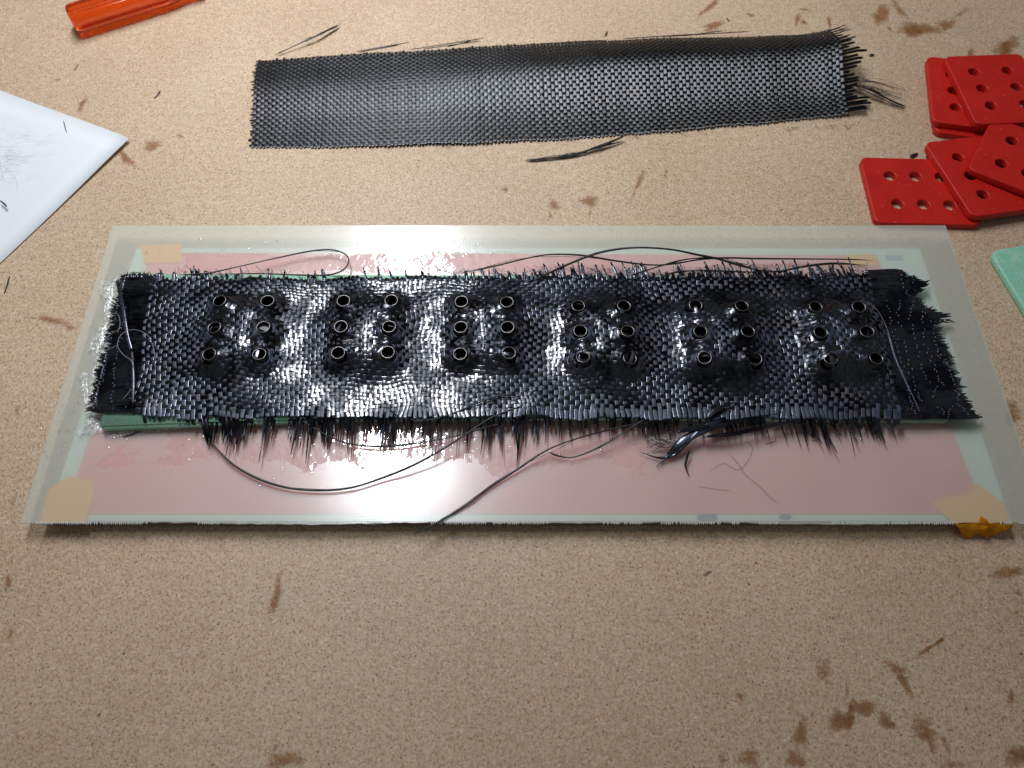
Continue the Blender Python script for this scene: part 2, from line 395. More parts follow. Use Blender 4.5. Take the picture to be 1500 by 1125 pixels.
# ------------------------------------------------------------------ white paper
def px_poly(pts, z): return [P(u, v, z) for u, v in pts]
def slab(pts_top, t, bevel=0):
    """closed prism under an outline of points"""
    n = len(pts_top); v = [tuple(p) for p in pts_top]+[(p[0], p[1], p[2]-t) for p in pts_top]
    f = [tuple(range(n)), tuple(range(2*n-1, n-1, -1))]+[(i, i+n, (i+1) % n+n, (i+1) % n) for i in range(n)]
    bm = bmesh.new(); vs = [bm.verts.new(p) for p in v]
    for q in f: bm.faces.new([vs[i] for i in q])
    bmesh.ops.recalc_face_normals(bm, faces=bm.faces)
    return bm
def bm_obj(name, bm, mat, parent=None, smooth=False):
    m = bpy.data.meshes.new(name)
    if parent is not None: bmesh.ops.translate(bm, verts=bm.verts, vec=-parent.location)
    bm.to_mesh(m); bm.free(); m.materials.append(mat)
    if smooth: m.polygons.foreach_set('use_smooth', [True]*len(m.polygons))
    o = bpy.data.objects.new(name, m); col.objects.link(o)
    if parent is not None: o.parent = parent
    return o
c0 = P(191, 205, .0012); e1 = (P(0, 131, 0)-P(191, 205, 0)).normalized(); e2 = (P(0, 384, 0)-P(191, 205, 0)).normalized()
g = []; N = 14; L1, L2 = .21, .21
for a in range(N+1):
    for b in range(N+1):
        p = c0+e1*(L1*a/N)+e2*(L2*b/N)
        lift = .0018*math.exp(-((a/N)**2+(b/N)**2)*22)+.0006*math.sin(a*.7)*math.sin(b*.5+1)
        g.append((p.x, p.y, .0008+max(lift, -.0004)))
gb = [(x, y, z-.00012) for x, y, z in g]; S = N+1; f = []
for a in range(N):
    for b in range(N):
        q = (a*S+b, a*S+b+1, (a+1)*S+b+1, (a+1)*S+b)
        f.append(q); f.append(tuple(reversed([i+S*S for i in q])))
rimi = [a*S for a in range(S)]+[N*S+b for b in range(1, S)]+[a*S+N for a in range(N-1, -1, -1)]+[b for b in range(N-1, 0, -1)]
for i in range(len(rimi)):
    a, b = rimi[i], rimi[(i+1) % len(rimi)]; f.append((a, b, b+S*S, a+S*S))
paper = empty('paper_sheet', (c0.x, c0.y, 0))
bmx = bmesh.new(); vs = [bmx.verts.new(p) for p in g+gb]
for q in f: bmx.faces.new([vs[i] for i in q])
bmesh.ops.recalc_face_normals(bmx, faces=bmx.faces)
bm_obj('page', bmx, M['paper'], paper, True)
tag(paper, 'blank white sheet of paper with dark fibre smudges, its corner pointing at the carbon strips', 'paper')

def tube(mb, pts, w, th, n=None, taper=True, up=(0, 0, 1)):
    c = spline(pts, n or max(8, len(pts)*6)); s, u = frames(c, up)
    k = np.linspace(0, 1, len(c))
    ww = w*np.clip(np.minimum(k, 1-k)*12, .25, 1) if taper else np.full(len(c), w)
    mb.add(*strip(c, s, u, ww, np.minimum(ww*.45, th)))
def px_path(pts): return [tuple(P(u, v, z)) for u, v, z in pts]

# dust of fibres lying on the paper: nobody could count it
mb = MB()
for i in range(24):
    u0, v0 = rng.normal(10, 22), rng.normal(228, 26)
    if v0 < 150: continue
    a = rng.normal(.5, .9); L = rng.uniform(12, 46); k = rng.normal(0, .5)
    pts = [(u0+L*t*math.cos(a+k*t), v0+L*t*.8*math.sin(a+k*t), .0030+.0004*rng.random()) for t in (0, .33, .66, 1)]
    tube(mb, px_path(pts), .00010, .00006, 10)
o = mb.build('fibre_dust', M['dust']); tag(o, 'grey fuzz of fine fibres scattered on the white paper', 'fibre dust', kind='stuff')

# ------------------------------------------------------------------ board stack
ZB = .0066                                             # top of the pale board
stack = [(200, 364), (1347, 364), (1481, 766), (67, 766)]
q = px_poly(stack, ZB)
base = empty('backing_board', P(750, 560, 0))
qs = [p+Vector((0, .0009 if i > 1 else 0, 0)) for i, p in enumerate(q)]
bm_obj('core', slab([p+Vector((0, 0, -.0004)) for p in (qs[3], qs[2], qs[1], qs[0])], ZB-.0006), mat_simple('grey_brown_board_shaded', (.20, .165, .125), .6, bump=(700, .3, .0004)), base)  # grey-brown body, its colour darkened to stand for shade under the sheet edge
bm_obj('top_face', slab([qs[3], qs[2], qs[1], qs[0]], .0004), M['board'], base)
tag(base, 'pale blue-green backing board under the milky sheet with taped corners', 'board')
def part_patch(name, pts, z, t, mat, parent):
    return bm_obj(name, slab([P(u, v, z) for u, v in pts], t), mat, parent)
o = bm_obj('pink_film', slab(list(reversed(px_poly([(221, 370), (1283, 374), (1446, 753), (94, 753)], ZB+.0004))), .00035), M['pink'])
tag(o, 'pink film showing through the milky sheet beneath the black fabric', 'film')
for u, v, r_ in ((1036, 757, 15), (1150, 757, 9)):
    pts = [(u+r_*math.cos(a)*(1+.1*math.sin(3*a)), v+.45*r_*math.sin(a)) for a in np.linspace(0, 2*math.pi, 20, endpoint=False)]
    part_patch('ink_blot', list(reversed(pts)), ZB+.0003, .0002, M['ink'], base)
pts = [(1298, 374), (1322, 374), (1323, 381), (1299, 381)]
part_patch('ink_mark', list(reversed(pts)), ZB+.0003, .0002, mat_simple('faint_ink', (.32, .42, .52), .6), base)

def ragged(pts, amp=1.2, n=5):
    out = []
    for i in range(len(pts)):
        a, b = pts[i], pts[(i+1) % len(pts)]
        for k in range(n):
            t = k/n; j = amp if k else 0
            out.append((a[0]+(b[0]-a[0])*t+random.uniform(-j, j), a[1]+(b[1]-a[1])*t+random.uniform(-j, j)*.6))
    return out
TP = [([(206, 359), (266, 357), (267, 384), (212, 386)], 'rectangular strip of yellow masking tape under the sheet at its back corner near the paper'),
      ([(72, 717), (100, 697), (134, 704), (139, 722), (124, 766), (58, 766), (66, 735)], 'torn yellow masking tape under the front sheet corner on the paper side'),
      ([(1237, 373), (1283, 373), (1286, 390), (1241, 390)], 'small strip of yellow masking tape under the sheet near the ragged black fabric end')]
for pts, lab in TP:
    o = bm_obj('masking_tape', slab(list(reversed(px_poly(ragged(pts, .8), ZB+.00072))), .0001+.0001), M['tape'])
    tag(o, lab, 'tape', 'masking tape holding the film down')
# crumpled front-right tape: patch on top and a flap folded over the edge of the board
tape = empty('masking_tape', P(1425, 766, 0))
pts = ragged([(1363, 737), (1388, 727), (1422, 723), (1424, 705), (1450, 722), (1470, 737), (1480, 766), (1396, 766)], .8, 4)
bm_obj('top_patch', slab(list(reversed(px_poly(pts, ZB+.00072))), .0002), M['tape'], tape)
rows = []; nn = 16
for j, (zz, out_) in enumerate(((ZB+.0006, .0002), (ZB-.0003, .0018), (.0046, .0028), (.0026, .0036), (.0010, .0044))):
    for i in range(nn+1):
        t = i/nn; uL = 1396+ (0, 4, 9, 15, 19)[j]; uR = 1479-(0, 1, 3, 6, 7)[j]
        b = P(uL+(uR-uL)*t, 766, ZB)
        rag = .0005*math.sin(9*t+1)-.0022*abs(2*t-.8)**3 if j == 4 else 0
        cr = .0008*math.exp(-((t-.55)/.06)**2)*(j > 0)-.0006*math.exp(-((t-.68)/.07)**2)*(j > 1)
        rows.append((b.x+.0008*math.sin(7*t+j), b.y-out_-rag-cr-.0006*math.sin(14*t+j*1.3), zz+cr*1.1+.0004*math.sin(19*t+2*j)))
f = [(j*(nn+1)+i, j*(nn+1)+i+1, (j+1)*(nn+1)+i+1, (j+1)*(nn+1)+i) for j in range(4) for i in range(nn)]
o = mesh_obj('folded_flap', rows, f, M['flap'], tape)
md = o.modifiers.new('solidify', 'SOLIDIFY'); md.thickness = .00018
pts = [(1432, 768, .0075), (1437, 756, .0105), (1446, 762, .0098), (1452, 770, .0062), (1444, 779, .0045), (1433, 777, .004)]
bm_obj('curled_scrap', slab([P(*p) for p in reversed(pts)], .0002), M['flap'], tape)
tag(tape, 'crumpled yellow masking tape folded down over the front corner below the red tiles', 'tape', 'masking tape holding the film down')

# milky glass-fibre sheet
ZS = .0086
sheet = empty('glass_fibre_sheet', P(750, 550, ZS-.0006))
q = px_poly([(165, 330), (1385, 330), (1536, 766), (29, 766)], ZS)
n = 160; front = [q[3].lerp(q[2], i/n) for i in range(n+1)]
front = [p+Vector((0, random.uniform(-.00025, .00025)+.0006*math.sin(i*.11)*math.sin(i*.037), 0)) for i, p in enumerate(front)]
bm_obj('panel', slab(front+[q[1], q[0]], .0006), M['sheet'], sheet)
mb = MB()                                               # frayed glass threads along the cut edge
for i in range(480):                                    # regular little teeth of cut weave, missing in places
    t = (i+.5)/480
    if math.sin(t*31)+math.sin(t*77+1)+math.sin(t*190)*.6 < -.4 or rng.random() < .12: continue
    p = q[3].lerp(q[2], .015+.97*t); L = rng.uniform(.00035, .0008)
    c = np.array([(p.x, p.y+.0006, ZS-.0001), (p.x+rng.normal(0, .0001), p.y-L*.5, ZS-.0003), (p.x+rng.normal(0, .0002), p.y-L, ZS-.0005)])
    s, u = frames(c); mb.add(*strip(c, s, u, .0005, .0003))
o = mb.build('frayed_threads', M['white'], sheet); o['kind'] = 'stuff'
tag(sheet, 'large milky grey-green glass fibre sheet glistening with resin under the black fabric', 'sheet')

# ------------------------------------------------------------------ jade foam strip under the fabric
ZF = ZS+.0002
tl_, tr_, br_, bl_ = P(196, 408, ZF), P(1272, 412, ZF), P(1386, 622, ZF), P(151, 633, ZF)
bm = slab([Vector((p.x, p.y, ZF+.0050)) for p in (bl_, bl_.lerp(br_, .3)+Vector((0, .0035, 0)), bl_.lerp(br_, .6)+Vector((0, .0030, 0)), br_, tr_, tl_)], .0050)
bmesh.ops.bevel(bm, geom=[e for e in bm.edges], offset=.0012, segments=3, affect='EDGES')
foam = bm_obj('foam_strip', bm, M['foam'], smooth=True)
tag(foam, 'long jade green foam strip lying under the wet black fabric', 'foam strip')

# ------------------------------------------------------------------ woven fabrics
def weave_profile(x):
    c = np.cos(np.pi*x); return np.sign(c)*np.abs(c)**.38
class Cloth:
    """a plain-weave cloth: surf(s, t) -> points, s across 0..1, t front 0..1 back"""
    def __init__(s, surf, nw, nf, pw, pf, A=.00032, th=.00026):
        s.surf, s.nw, s.nf, s.pw, s.pf, s.A, s.th = surf, nw, nf, pw, pf, A, th
    def normal(s, S_, T_):
        e = 1e-3
        a = s.surf(S_+e, T_)-s.surf(S_-e, T_); b = s.surf(S_, T_+e)-s.surf(S_, T_-e)
        n = np.cross(a, b); return n/(np.linalg.norm(n, axis=-1)[:, None]+1e-15)
    def tow(s, S_, T_, off, w, th):
        n = s.normal(S_, T_); c = s.surf(S_, T_)+n*off[:, None]
        t = np.gradient(c, axis=0); t /= np.linalg.norm(t, axis=1)[:, None]+1e-15
        s.last = np.repeat(n, len(RING), axis=0)
        sd = np.cross(t, n); sd /= np.linalg.norm(sd, axis=1)[:, None]+1e-15
        return strip(c, sd, np.cross(sd, t), w, th)
    def warp(s, i, k0, k1, seg=3, w=.78, jit=.06, over=0.0, endw=.7):
        """warp tow i from weft index k0 to k1 (may run past the cloth)"""
        x = np.linspace(k0, k1, max(5, int((k1-k0)*seg)+1))
        par = 1 if i % 2 == 0 else -1
        off = s.A*par*weave_profile(np.clip(x, -.0, s.nf-1))
        ph = rng.uniform(0, 6.28)
        S_ = (i+.5)/s.nw+np.sin(x*.5+ph)*jit/s.nw+rng.normal(0, jit*.7)/s.nw
        T_ = (x+.5)/s.nf
        ww = np.full(len(x), s.pw*w); e = np.clip(np.minimum(x-k0, k1-x)*1.2+endw, 0, 1); ww = ww*e
        return s.tow(S_, T_, off, ww, s.th*np.clip(e, .4, 1))
    def weft(s, j, k0, k1, seg=3, w=.80, jit=.06):
        x = np.linspace(k0, k1, max(5, int((k1-k0)*seg)+1))
        par = -1 if j % 2 == 0 else 1
        off = s.A*par*weave_profile(np.clip(x, 0, s.nw-1))
        ph = rng.uniform(0, 6.28)
        T_ = (j+.5)/s.nf+np.sin(x*.3+ph)*jit/s.nf
        S_ = (x+.5)/s.nw
        e = np.clip(np.minimum(x-k0, k1-x)*.8+.55, 0, 1)
        return s.tow(S_, T_, off, s.pf*w*e, s.th*np.clip(e, .4, 1))

# --- the dry strip behind
def bil(q, S_, T_):
    a, b, c, d = [np.array(x) for x in q]               # front-left, front-right, back-right, back-left
    S_ = S_[:, None]; T_ = T_[:, None]
    return (a*(1-S_)+b*S_)*(1-T_)+(d*(1-S_)+c*S_)*T_
dq = [P(368, 214, .001), P(1243, 168, .001), P(1212, 52, .001), P(379, 89, .001)]
nz1 = Noise(.16); nz2 = Noise(.05)
def dry_surf(S_, T_):
    p = bil(dq, S_, T_)
    y = p[:, 1].copy()
    p[:, 1] += -.0068*np.sin(np.pi*np.clip(S_, 0, 1)**.9)*(1-T_)+.0035*np.sin(np.pi*np.clip(S_, 0, 1))*T_
    ridge = np.clip((S_-.10)/.60, 0, 1); ridge = ridge*ridge*(3-2*ridge)
    curl = np.clip((T_-.66)/.34, 0, 1.3)
    hump = np.exp(-np.clip((.66-T_)/.30, 0, 9)**2)*np.clip(1-np.clip((T_-.68)/.34, 0, 1)**1.25, 0, 1)
    p[:, 2] = .0008+.0100*ridge*hump+.0030*(1-ridge)*hump
    p[:, 0] += .0005*nz2(p[:, 0], p[:, 1]*.3); p[:, 1] += .0003*nz2(p[:, 1]+3, p[:, 0])
    p[:, 2] += (.0004*nz1(p[:, 0], p[:, 1])+.0005)*np.clip(S_*8, .15, 1)
    p[:, 2] += .003*np.clip((S_-.93)/.07, 0, 1.3)**2*(.4+T_)
    return p
NWD, NFD = 166, 34
dry = Cloth(dry_surf, NWD, NFD, .00225, .0022, .00017, .00011)
dryo = empty('dry_carbon_strip', (dq[0]+dq[2])/2)
for i in range(NWD):
    k0 = -.9+rng.uniform(-.15, .25); k1 = NFD-.4+rng.uniform(-.3, .5)
    v, f, uv = dry.warp(i, k0, k1, 3, .80, .05)
    mesh_obj('warp_tow', v, f, M['dry'], dryo, True, uv, None, dry.last)
for j in range(NFD):
    k0 = -.9+rng.normal(0, .35); k1 = NWD+rng.uniform(.6, 3.6)+(3.0 if j < 5 else 0)+(2.5 if 14 < j < 20 else 0)
    v, f, uv = dry.weft(j, k0, k1, 3, .80)
    mesh_obj('weft_tow', v, f, M['dry_weft_shaded'], dryo, True, uv, None, dry.last)
tag(dryo, 'dry dark grey woven carbon strip lying on the bare bench behind the sheet', 'fabric strip')
mb = MB()                                               # stray fibres at its frayed end and edges
for i in range(40):
    u0, v0 = 1250+rng.normal(0, 4), 122+rng.normal(0, 4); L = rng.uniform(35, 80); a = rng.uniform(.1, .55)
    pts = [(u0, v0, .004), (u0+L*.4, v0+L*.4*math.sin(a)-rng.uniform(0, 9), .005+.003*rng.random()), (u0+L, v0+L*math.sin(a)*.75, .001+.003*rng.random())]
    tube(mb, px_path(pts), .00016, .0001, 9)
for _ in range(36):
    t = rng.random(); u0, v0 = 370+870*t, 212-42*max(0, t-.3)
    a = rng.uniform(-.4, .4); L = rng.uniform(6, 26)
    tube(mb, px_path([(u0, v0-2, .001), (u0+L*.5, v0+2+rng.normal(0, 2), .001), (u0+L, v0+rng.normal(2, 3), .0006)]), .00018, .0001, 7)
for u0, v0, u1, v1 in ((520, 74, 600, 62), (525, 75, 585, 66), (600, 71, 710, 56), (620, 70, 705, 60), (655, 67, 690, 60), (790, 62, 890, 59), (910, 55, 1020, 50), (970, 52, 1100, 46), (1000, 51, 1060, 45)):
    tube(mb, px_path([(u0, v0+2, .006), ((u0+u1)/2, (v0+v1)/2+1, .008), (u1, v1, .007)]), .0007, .0003, 12)
o = mb.build('stray_fibres', M['black'], dryo); o['kind'] = 'stuff'

# --- the wet strip: posts (tubes) push the cloth up, tows flow round them
POSTPX = [[(321.6,440.7),(391.7,440.7),(313.9,479.6),(385.6,479),(306.4,518.8),(379.7,518.8)],
 [(503,440.7),(573.2,440),(499.3,478.3),(570,478.5),(495.3,516.7),(568,515.9)],
 [(675.9,441.7),(742.5,442.5),(674.8,479.3),(743.3,479.3),(674,518.3),(745.5,516.7)],
 [(847,447.9),(913.9,447.9),(850,484.7),(919.5,485),(853.9,523),(922.7,524.7)],
 [(1019,447.3),(1086.7,448),(1026,485.5),(1095.5,485.5),(1032,523.9),(1106,525.5)],
 [(1195,449.5),(1258,449.5),(1202,486.8),(1269.9,485.5),(1217,524.7),(1283.5,524.7)]]
ZP = .0205
posts = [[P(u, v, ZP) for u, v in c] for c in POSTPX]
flat = np.array([p for c in posts for p in c])
cl = [(np.mean([p.x for p in c]), np.mean([p.y for p in c])) for c in posts]
wq = [P(193, 602, .0165), P(1318, 606, .0165), P(1276, 404, .0165), P(219, 408, .0165)]
n_low = Noise(.06); n_mid = Noise(.022); n_dx = Noise(.03); n_dy = Noise(.03); n_fx = Noise(.010); n_fy = Noise(.010)
def wet_height(x, y):
    z = np.full(len(x), .0168)
    for (cx, cy), amp in zip(cl, (.0060, .0060, .0060, .0074, .0084, .0088)):
        dx = (np.abs(x-cx)-.0170)/.0135; dy = (np.abs(y-cy)-.020)/.011
        z += amp*(1/(1+np.exp(dx*3)))*(1/(1+np.exp(dy*3)))
    d2 = (x[:, None]-flat[None, :, 0])**2+(y[:, None]-flat[None, :, 1])**2
    z += (.0028*np.exp(-d2/(2*.0040**2))).sum(1)
    z -= (.0012*np.exp(-((np.sqrt(d2)-.0085)/.003)**2)).sum(1)*.5
    z += .00038*n_low(x, y)+.00024*n_mid(x, y)-.0006
    return np.maximum(z, .0154+.0003*n_mid(y, x))
for _ in range(4):                                      # the tubes stand where the cloth surface meets their rays
    hz = wet_height(flat[:, 0], flat[:, 1])
    flat = np.array([P(*px, z) for px, z in zip([p for c in POSTPX for p in c], hz)])
    cl = [(flat[6*i:6*i+6, 0].mean(), flat[6*i:6*i+6, 1].mean()) for i in range(6)]
def wet_surf(S_, T_):
    p = bil(wq, S_, T_)
    x, y = p[:, 0].copy(), p[:, 1].copy()
    p[:, 0] += .0007*n_dx(x, y)+.00022*n_fx(x, y); p[:, 1] += .0007*n_dy(x, y)+.00022*n_fy(x, y)
    dx = p[:, None, 0]-flat[None, :, 0]; dy = p[:, None, 1]-flat[None, :, 1]
    d = np.sqrt(dx*dx+dy*dy)+1e-6; k = .0041*np.exp(-(d/.0054)**1.3)/d
    p[:, 0] += (dx*k).sum(1); p[:, 1] += (dy*k).sum(1)
    h = wet_height(p[:, 0], p[:, 1])
    # edges sag towards the sheet
    fr = np.clip(-.035-T_, 0, None); bk = np.clip(T_-.98, 0, None)
    h = h-.04*fr-.6*fr*fr-.025*bk
    p[:, 2] = np.maximum(h, .0102)
    return p
NWW, NFW = 156, 34
wet = Cloth(wet_surf, NWW, NFW, .0023, .0022, .00019, .00012)
weto = empty('wet_carbon_strip', Vector((0, (wq[0].y+wq[2].y)/2, .0165)))
for i in range(NWW):
    s = (i+.5)/NWW
    k0 = -1.5-abs(rng.normal(0, .9))
    if .68 < s: k0 -= rng.uniform(0, 1.4)*(s-.6)*2.0
    back = .25 if s < .50 else 1.9
    k1 = NFW-.3+rng.uniform(0, .5)+back*abs(rng.normal(.5, .35))
    if i < 2: k0, k1 = 1.0+2*i*rng.random(), NFW-rng.uniform(.5, 3)
    v, f, uv = wet.warp(i, k0, k1, 3, .78 if i > 3 else .6, .10)
    mesh_obj('warp_tow', v, f, M['wet'], weto, True, uv, None, wet.last)
for j in range(NFW):
    if j in (0,): k0, k1 = rng.uniform(0, 6), rng.uniform(40, 70)
    else: k0, k1 = -rng.uniform(1.0, 5.5), NWW+rng.uniform(-.5, 1.5)
    v, f, uv = wet.weft(j, k0, k1, 3, .80, .10)
    mesh_obj('weft_tow', v, f, M['weft_wet_shaded'], weto, True, uv, None, wet.last)
# black ply under the weave, seen only through its gaps
ns, nt = 150, 40
g = []
for a in range(nt+1):
    T_ = np.full(ns+1, -.012+1.02*a/nt); S_ = np.linspace(.01, .99, ns+1)
    q_ = wet_surf(S_, T_); q_[:, 2] -= .00075; g.append(q_)
g = np.concatenate(g)
mesh_obj('backing_ply', g, [(a*(ns+1)+b, a*(ns+1)+b+1, (a+1)*(ns+1)+b+1, (a+1)*(ns+1)+b) for a in range(nt) for b in range(ns) if np.min(np.hypot(g[a*(ns+1)+b, 0]+.0012-flat[:, 0], g[a*(ns+1)+b, 1]+.001-flat[:, 1])) > .0042], M['black'], weto).modifiers.new('solidify', 'SOLIDIFY').thickness = -.0004
# short upright ends along the back edge
mb = MB()
for i in range(230):
    t = rng.random()
    if t < .42 and rng.random() < .62: continue
    p = wet_surf(np.array([t]), np.array([1.0]))[0]
    big = 1 if t > .55 else .55
    L = abs(rng.normal(.0058, .0026))*big; lean = -.0034*rng.random()*big+rng.normal(0, .0007)
    c = np.array([p+(0, -.003, .0001), p+(lean*.3, L*.35, .0008), p+(lean, L, .0004+rng.uniform(0, .0022))])
    s, u = frames(c); mb.add(*strip(spline(c, 5), *[np.vstack([a[:1], a[:1], a[1:2], a[2:], a[2:]]) for a in (s, u)], np.array([1, 1, .9, .8, .45])*rng.uniform(.0008, .0020), .0002))
for i in range(220):                                    # fuzz of single fibres on the back edge
    t = rng.uniform(.42, 1) if rng.random() < .8 else rng.uniform(0, .42)
    p = wet_surf(np.array([t]), np.array([.985]))[0]
    c = np.array([p, p+(rng.normal(-.002, .0018), rng.uniform(.001, .004), .0012), p+(rng.normal(-.003, .003), rng.uniform(.002, .008), rng.uniform(.0002, .002))])
    c = spline(c, 6); s, u = frames(c); mb.add(*strip(c, s, u, .00022, .0001))
tag(weto, 'wet black woven carbon strip with frayed edges and rows of tubes, lying on the sheet', 'fabric strip')
o = mb.build('back_fringe', M['wet'], weto); o['kind'] = 'stuff'
# long drooping spikes along the front edge
mb = MB()
for i in range(340):
    t = rng.uniform(.085, .985)
    u = 193+1125*t
    long_ = 1.0 if 300 < u < 830 else (.6 if u < 1130 else .85)
    if u < 300: long_ = .35
    if rng.random() < (.12 if long_ == 1 else .3): continue
    p = wet_surf(np.array([t]), np.array([.012]))[0]; p[2] = .0140
    L = min(.025, abs(rng.normal(.0138, .0050))*long_)
    drift = rng.normal(0, .0009)+(.0026 if u > 1130 else 0)
    w = rng.uniform(.0007, .0017) if rng.random() < .7 else rng.uniform(.0004, .0008)
    zt = ZS+.0008+rng.uniform(0, .0035)
    c = np.array([p+(0, .004, .0006), p, p+(drift*.4, -L*.5, -.0018), (p[0]+drift, p[1]-L, zt)])
    c = spline(c, 8); s, uu_ = frames(c)
    mb.add(*strip(c, s, uu_, w*np.array([1, 1, 1, .95, .85, .68, .42, .10]), np.minimum(w*.35, .00045)))
for u in (330, 337, 342, 300, 452, 470):                # bundles clotted together with resin
    for k in range(5):
        a = P(u+rng.uniform(-6, 6), 603, .0145); b = P(u+rng.uniform(-3, 3)+6, 640+rng.uniform(-6, 12), ZS+.001+rng.uniform(0, .002))
        c = spline([tuple(a+Vector((0, .004, 0))), tuple(a), tuple(a.lerp(b, .5)+Vector((0, 0, .0008))), tuple(b)], 8); s, uu_ = frames(c)
        mb.add(*strip(c, s, uu_, .0018*np.array([1, 1, 1, 1, .9, .8, .5, .15]), .0005))
o = mb.build('front_fringe', M['under'], weto); o['kind'] = 'stuff'

# --- stitched unidirectional layer showing at both ends
def end_layer(left):
    rows = 64; mb = MB()
    for r_ in range(rows):
        f = (r_+.5)/rows                                # 0 back .. 1 front
        if left:
            vv = 404+(604-404)*f; e0 = 180+(131-180)*f; a = e0+rng.normal(0, 1.6)-(5 if rng.random() < .05 else 0); b = 240-20*f
        else:
            prof_f = [0, .05, .10, .16, .24, .29, .32, .335, .36, .5, .7, .86, .95, 1.0]
            prof_u = [1318, 1338, 1361, 1343, 1352, 1372, 1392, 1394, 1374, 1383, 1398, 1411, 1421, 1433]
            vv = 395+(613-395)*f; b = np.interp(f, prof_f, prof_u)+rng.normal(0, 1.5)+(abs(rng.normal(0, 6)) if f > .78 else 0); a = 1262+26*f
        xs = np.linspace(a, b, 15)
        bowv = 0 if left else -6*np.clip((xs-1330)/80, 0, 1)*math.sin(min(1, f*1.6)*math.pi)
        pts = []
        for kk, uu in enumerate(xs):
            k = abs((uu-(b if left else a)))/max(1, abs(b-a))
            z = .0150+.0005*math.sin(f*9+uu*.03)-(.0016*k**2)-.0012*max(0, 1-k*5)+rng.normal(0, .00012)
            if not left and 1335 < uu and f < .4: z += .0012
            zz = max(z, ZS+.0016)
            vq = vv+(bowv if np.isscalar(bowv) else bowv[kk])+.7*math.sin(uu*.09+r_*2.1)
            pts.append(tuple(P(uu, vq, zz)))
        c = np.array(pts); s, u = frames(c)
        w = .0021*np.clip(np.minimum(np.arange(15), np.arange(15)[::-1])*.5+.22, 0, 1)
        mb.add(*strip(c, s, u, w, .0004))
    for r_ in range(70):                                # ragged ends of single bundles
        f = rng.random() if left else (rng.uniform(.5, 1) if rng.random() < .7 else rng.uniform(0, .4))
        if left: uu, vv, d = 180-49*f, 404+200*f, -1
        else: uu, vv, d = np.interp(f, prof_f, prof_u), 395+218*f, 1
        L = rng.uniform(3, 9); z = ZS+.0045
        c = np.array([P(uu-d*6, vv, z+.0006), P(uu, vv+rng.normal(0, 1), z), P(uu+d*L, vv+rng.normal(0, 3.0), z-.0012)])
        s, u = frames(c); mb.add(*strip(c, s, u, np.array([1, .9, .1])*rng.uniform(.0008, .0018), .0003))
    if left:
        for r_ in range(34):                            # ragged along the back and front of the end
            uu = rng.uniform(184, 228); vv = 403 if rng.random() < .6 else 602
            c = np.array([P(uu, vv+5*(1 if vv < 500 else -1), .0150), P(uu, vv, .0146), P(uu+rng.normal(0, 4), vv-rng.uniform(2, 6)*(1 if vv < 500 else -1.2), .0138)])
            s, u = frames(c); mb.add(*strip(c, s, u, np.array([1, .9, .1])*.0012, .0003))
    return mb
def stitches(lines, zf):
    mb = MB()
    for ln in lines:
        c = spline([(u, v, 0) for u, v in ln], int(abs(ln[-1][1]-ln[0][1])/2.6)+4)
        for k in range(len(c)-1):
            if k % 2 == 0 or rng.random() < .12:
                a, b = c[k], c[k+1]; j = rng.normal(0, 1.1)+1.6*math.sin(a[1]*.21+a[0])
                z = zf+rng.uniform(0, .0003)
                pa, pb = P(a[0]+j, a[1], z), P(a[0]*.15+b[0]*.85+j+rng.normal(0, .8), a[1]*.15+b[1]*.85, z)
                if rng.random() < .18: continue
                cc = np.array([pa, (pa+pb)/2+Vector((0, 0, .0003)), pb]); s, u = frames(cc)
                mb.add(*strip(cc, s, u, rng.uniform(.00024, .00046), .00022))
    return mb
ud = empty('stitched_carbon_layer', Vector((P(1330, 500, 0).x, P(1330, 500, 0).y, ZF)))
o = end_layer(False).build('fibre_bed', M['under'], ud); o['kind'] = 'stuff'
o = stitches([[(1318, 402), (1326, 425), (1331, 436)], [(1336, 405), (1343, 430)], [(1316, 440), (1316, 462), (1322, 488), (1329, 520), (1336, 552), (1345, 580), (1351, 590)],
              [(1340, 441), (1332, 462), (1338, 482), (1344, 510), (1349, 535), (1358, 556), (1363, 562)], [(1353, 450), (1350, 470), (1354, 495), (1362, 522), (1373, 550), (1380, 565)],
              [(1365, 470), (1368, 490), (1372, 510), (1380, 525), (1387, 536)], [(1303, 465), (1310, 490), (1318, 520), (1326, 555), (1334, 585), (1339, 607)], [(1371, 566), (1366, 585)],
              [(1395, 560), (1402, 580), (1406, 592), (1416, 608)], [(1375, 596), (1389, 610)], [(1392, 595), (1390, 612)], [(1298, 440), (1302, 460)]], .0158).build('stitches', M['stitch'], ud)
o['kind'] = 'stuff'
tag(ud, 'ragged black stitched fibre layer sticking out beyond the last tube cluster', 'fabric layer', 'ends of the stitched layer under the weave')
ud2 = empty('stitched_carbon_layer', Vector((P(170, 500, 0).x, P(170, 500, 0).y, ZF)))
o = end_layer(True).build('fibre_bed', M['under'], ud2); o['kind'] = 'stuff'
o = stitches([[(181, 408), (174, 440), (165, 475), (158, 510), (152, 540), (148, 560)], [(177, 480), (172, 520), (166, 560), (165, 600)], [(187, 450), (180, 478)], [(140, 575), (141, 590), (135, 603)],
              [(190, 570), (186, 600)]], .0163).build('stitches', M['stitch'], ud2)
o['kind'] = 'stuff'
mbq = MB()
for (pts, w) in (([(172, 412, .0166), (180, 450, .0172), (186, 488, .0172), (193, 515, .0168)], .0018), ([(193, 512, .0170), (195, 545, .0172), (195, 596, .0166)], .0013)):
    c = spline(px_path(pts), 14); s, u = frames(c); mbq.add(*strip(c, s, u, w, .0003))
mbq.build('loose_ply_tow', M['wet'], ud2)
tag(ud2, 'black stitched fibre layer uncovered beside the frothy white resin', 'fabric layer', 'ends of the stitched layer under the weave')

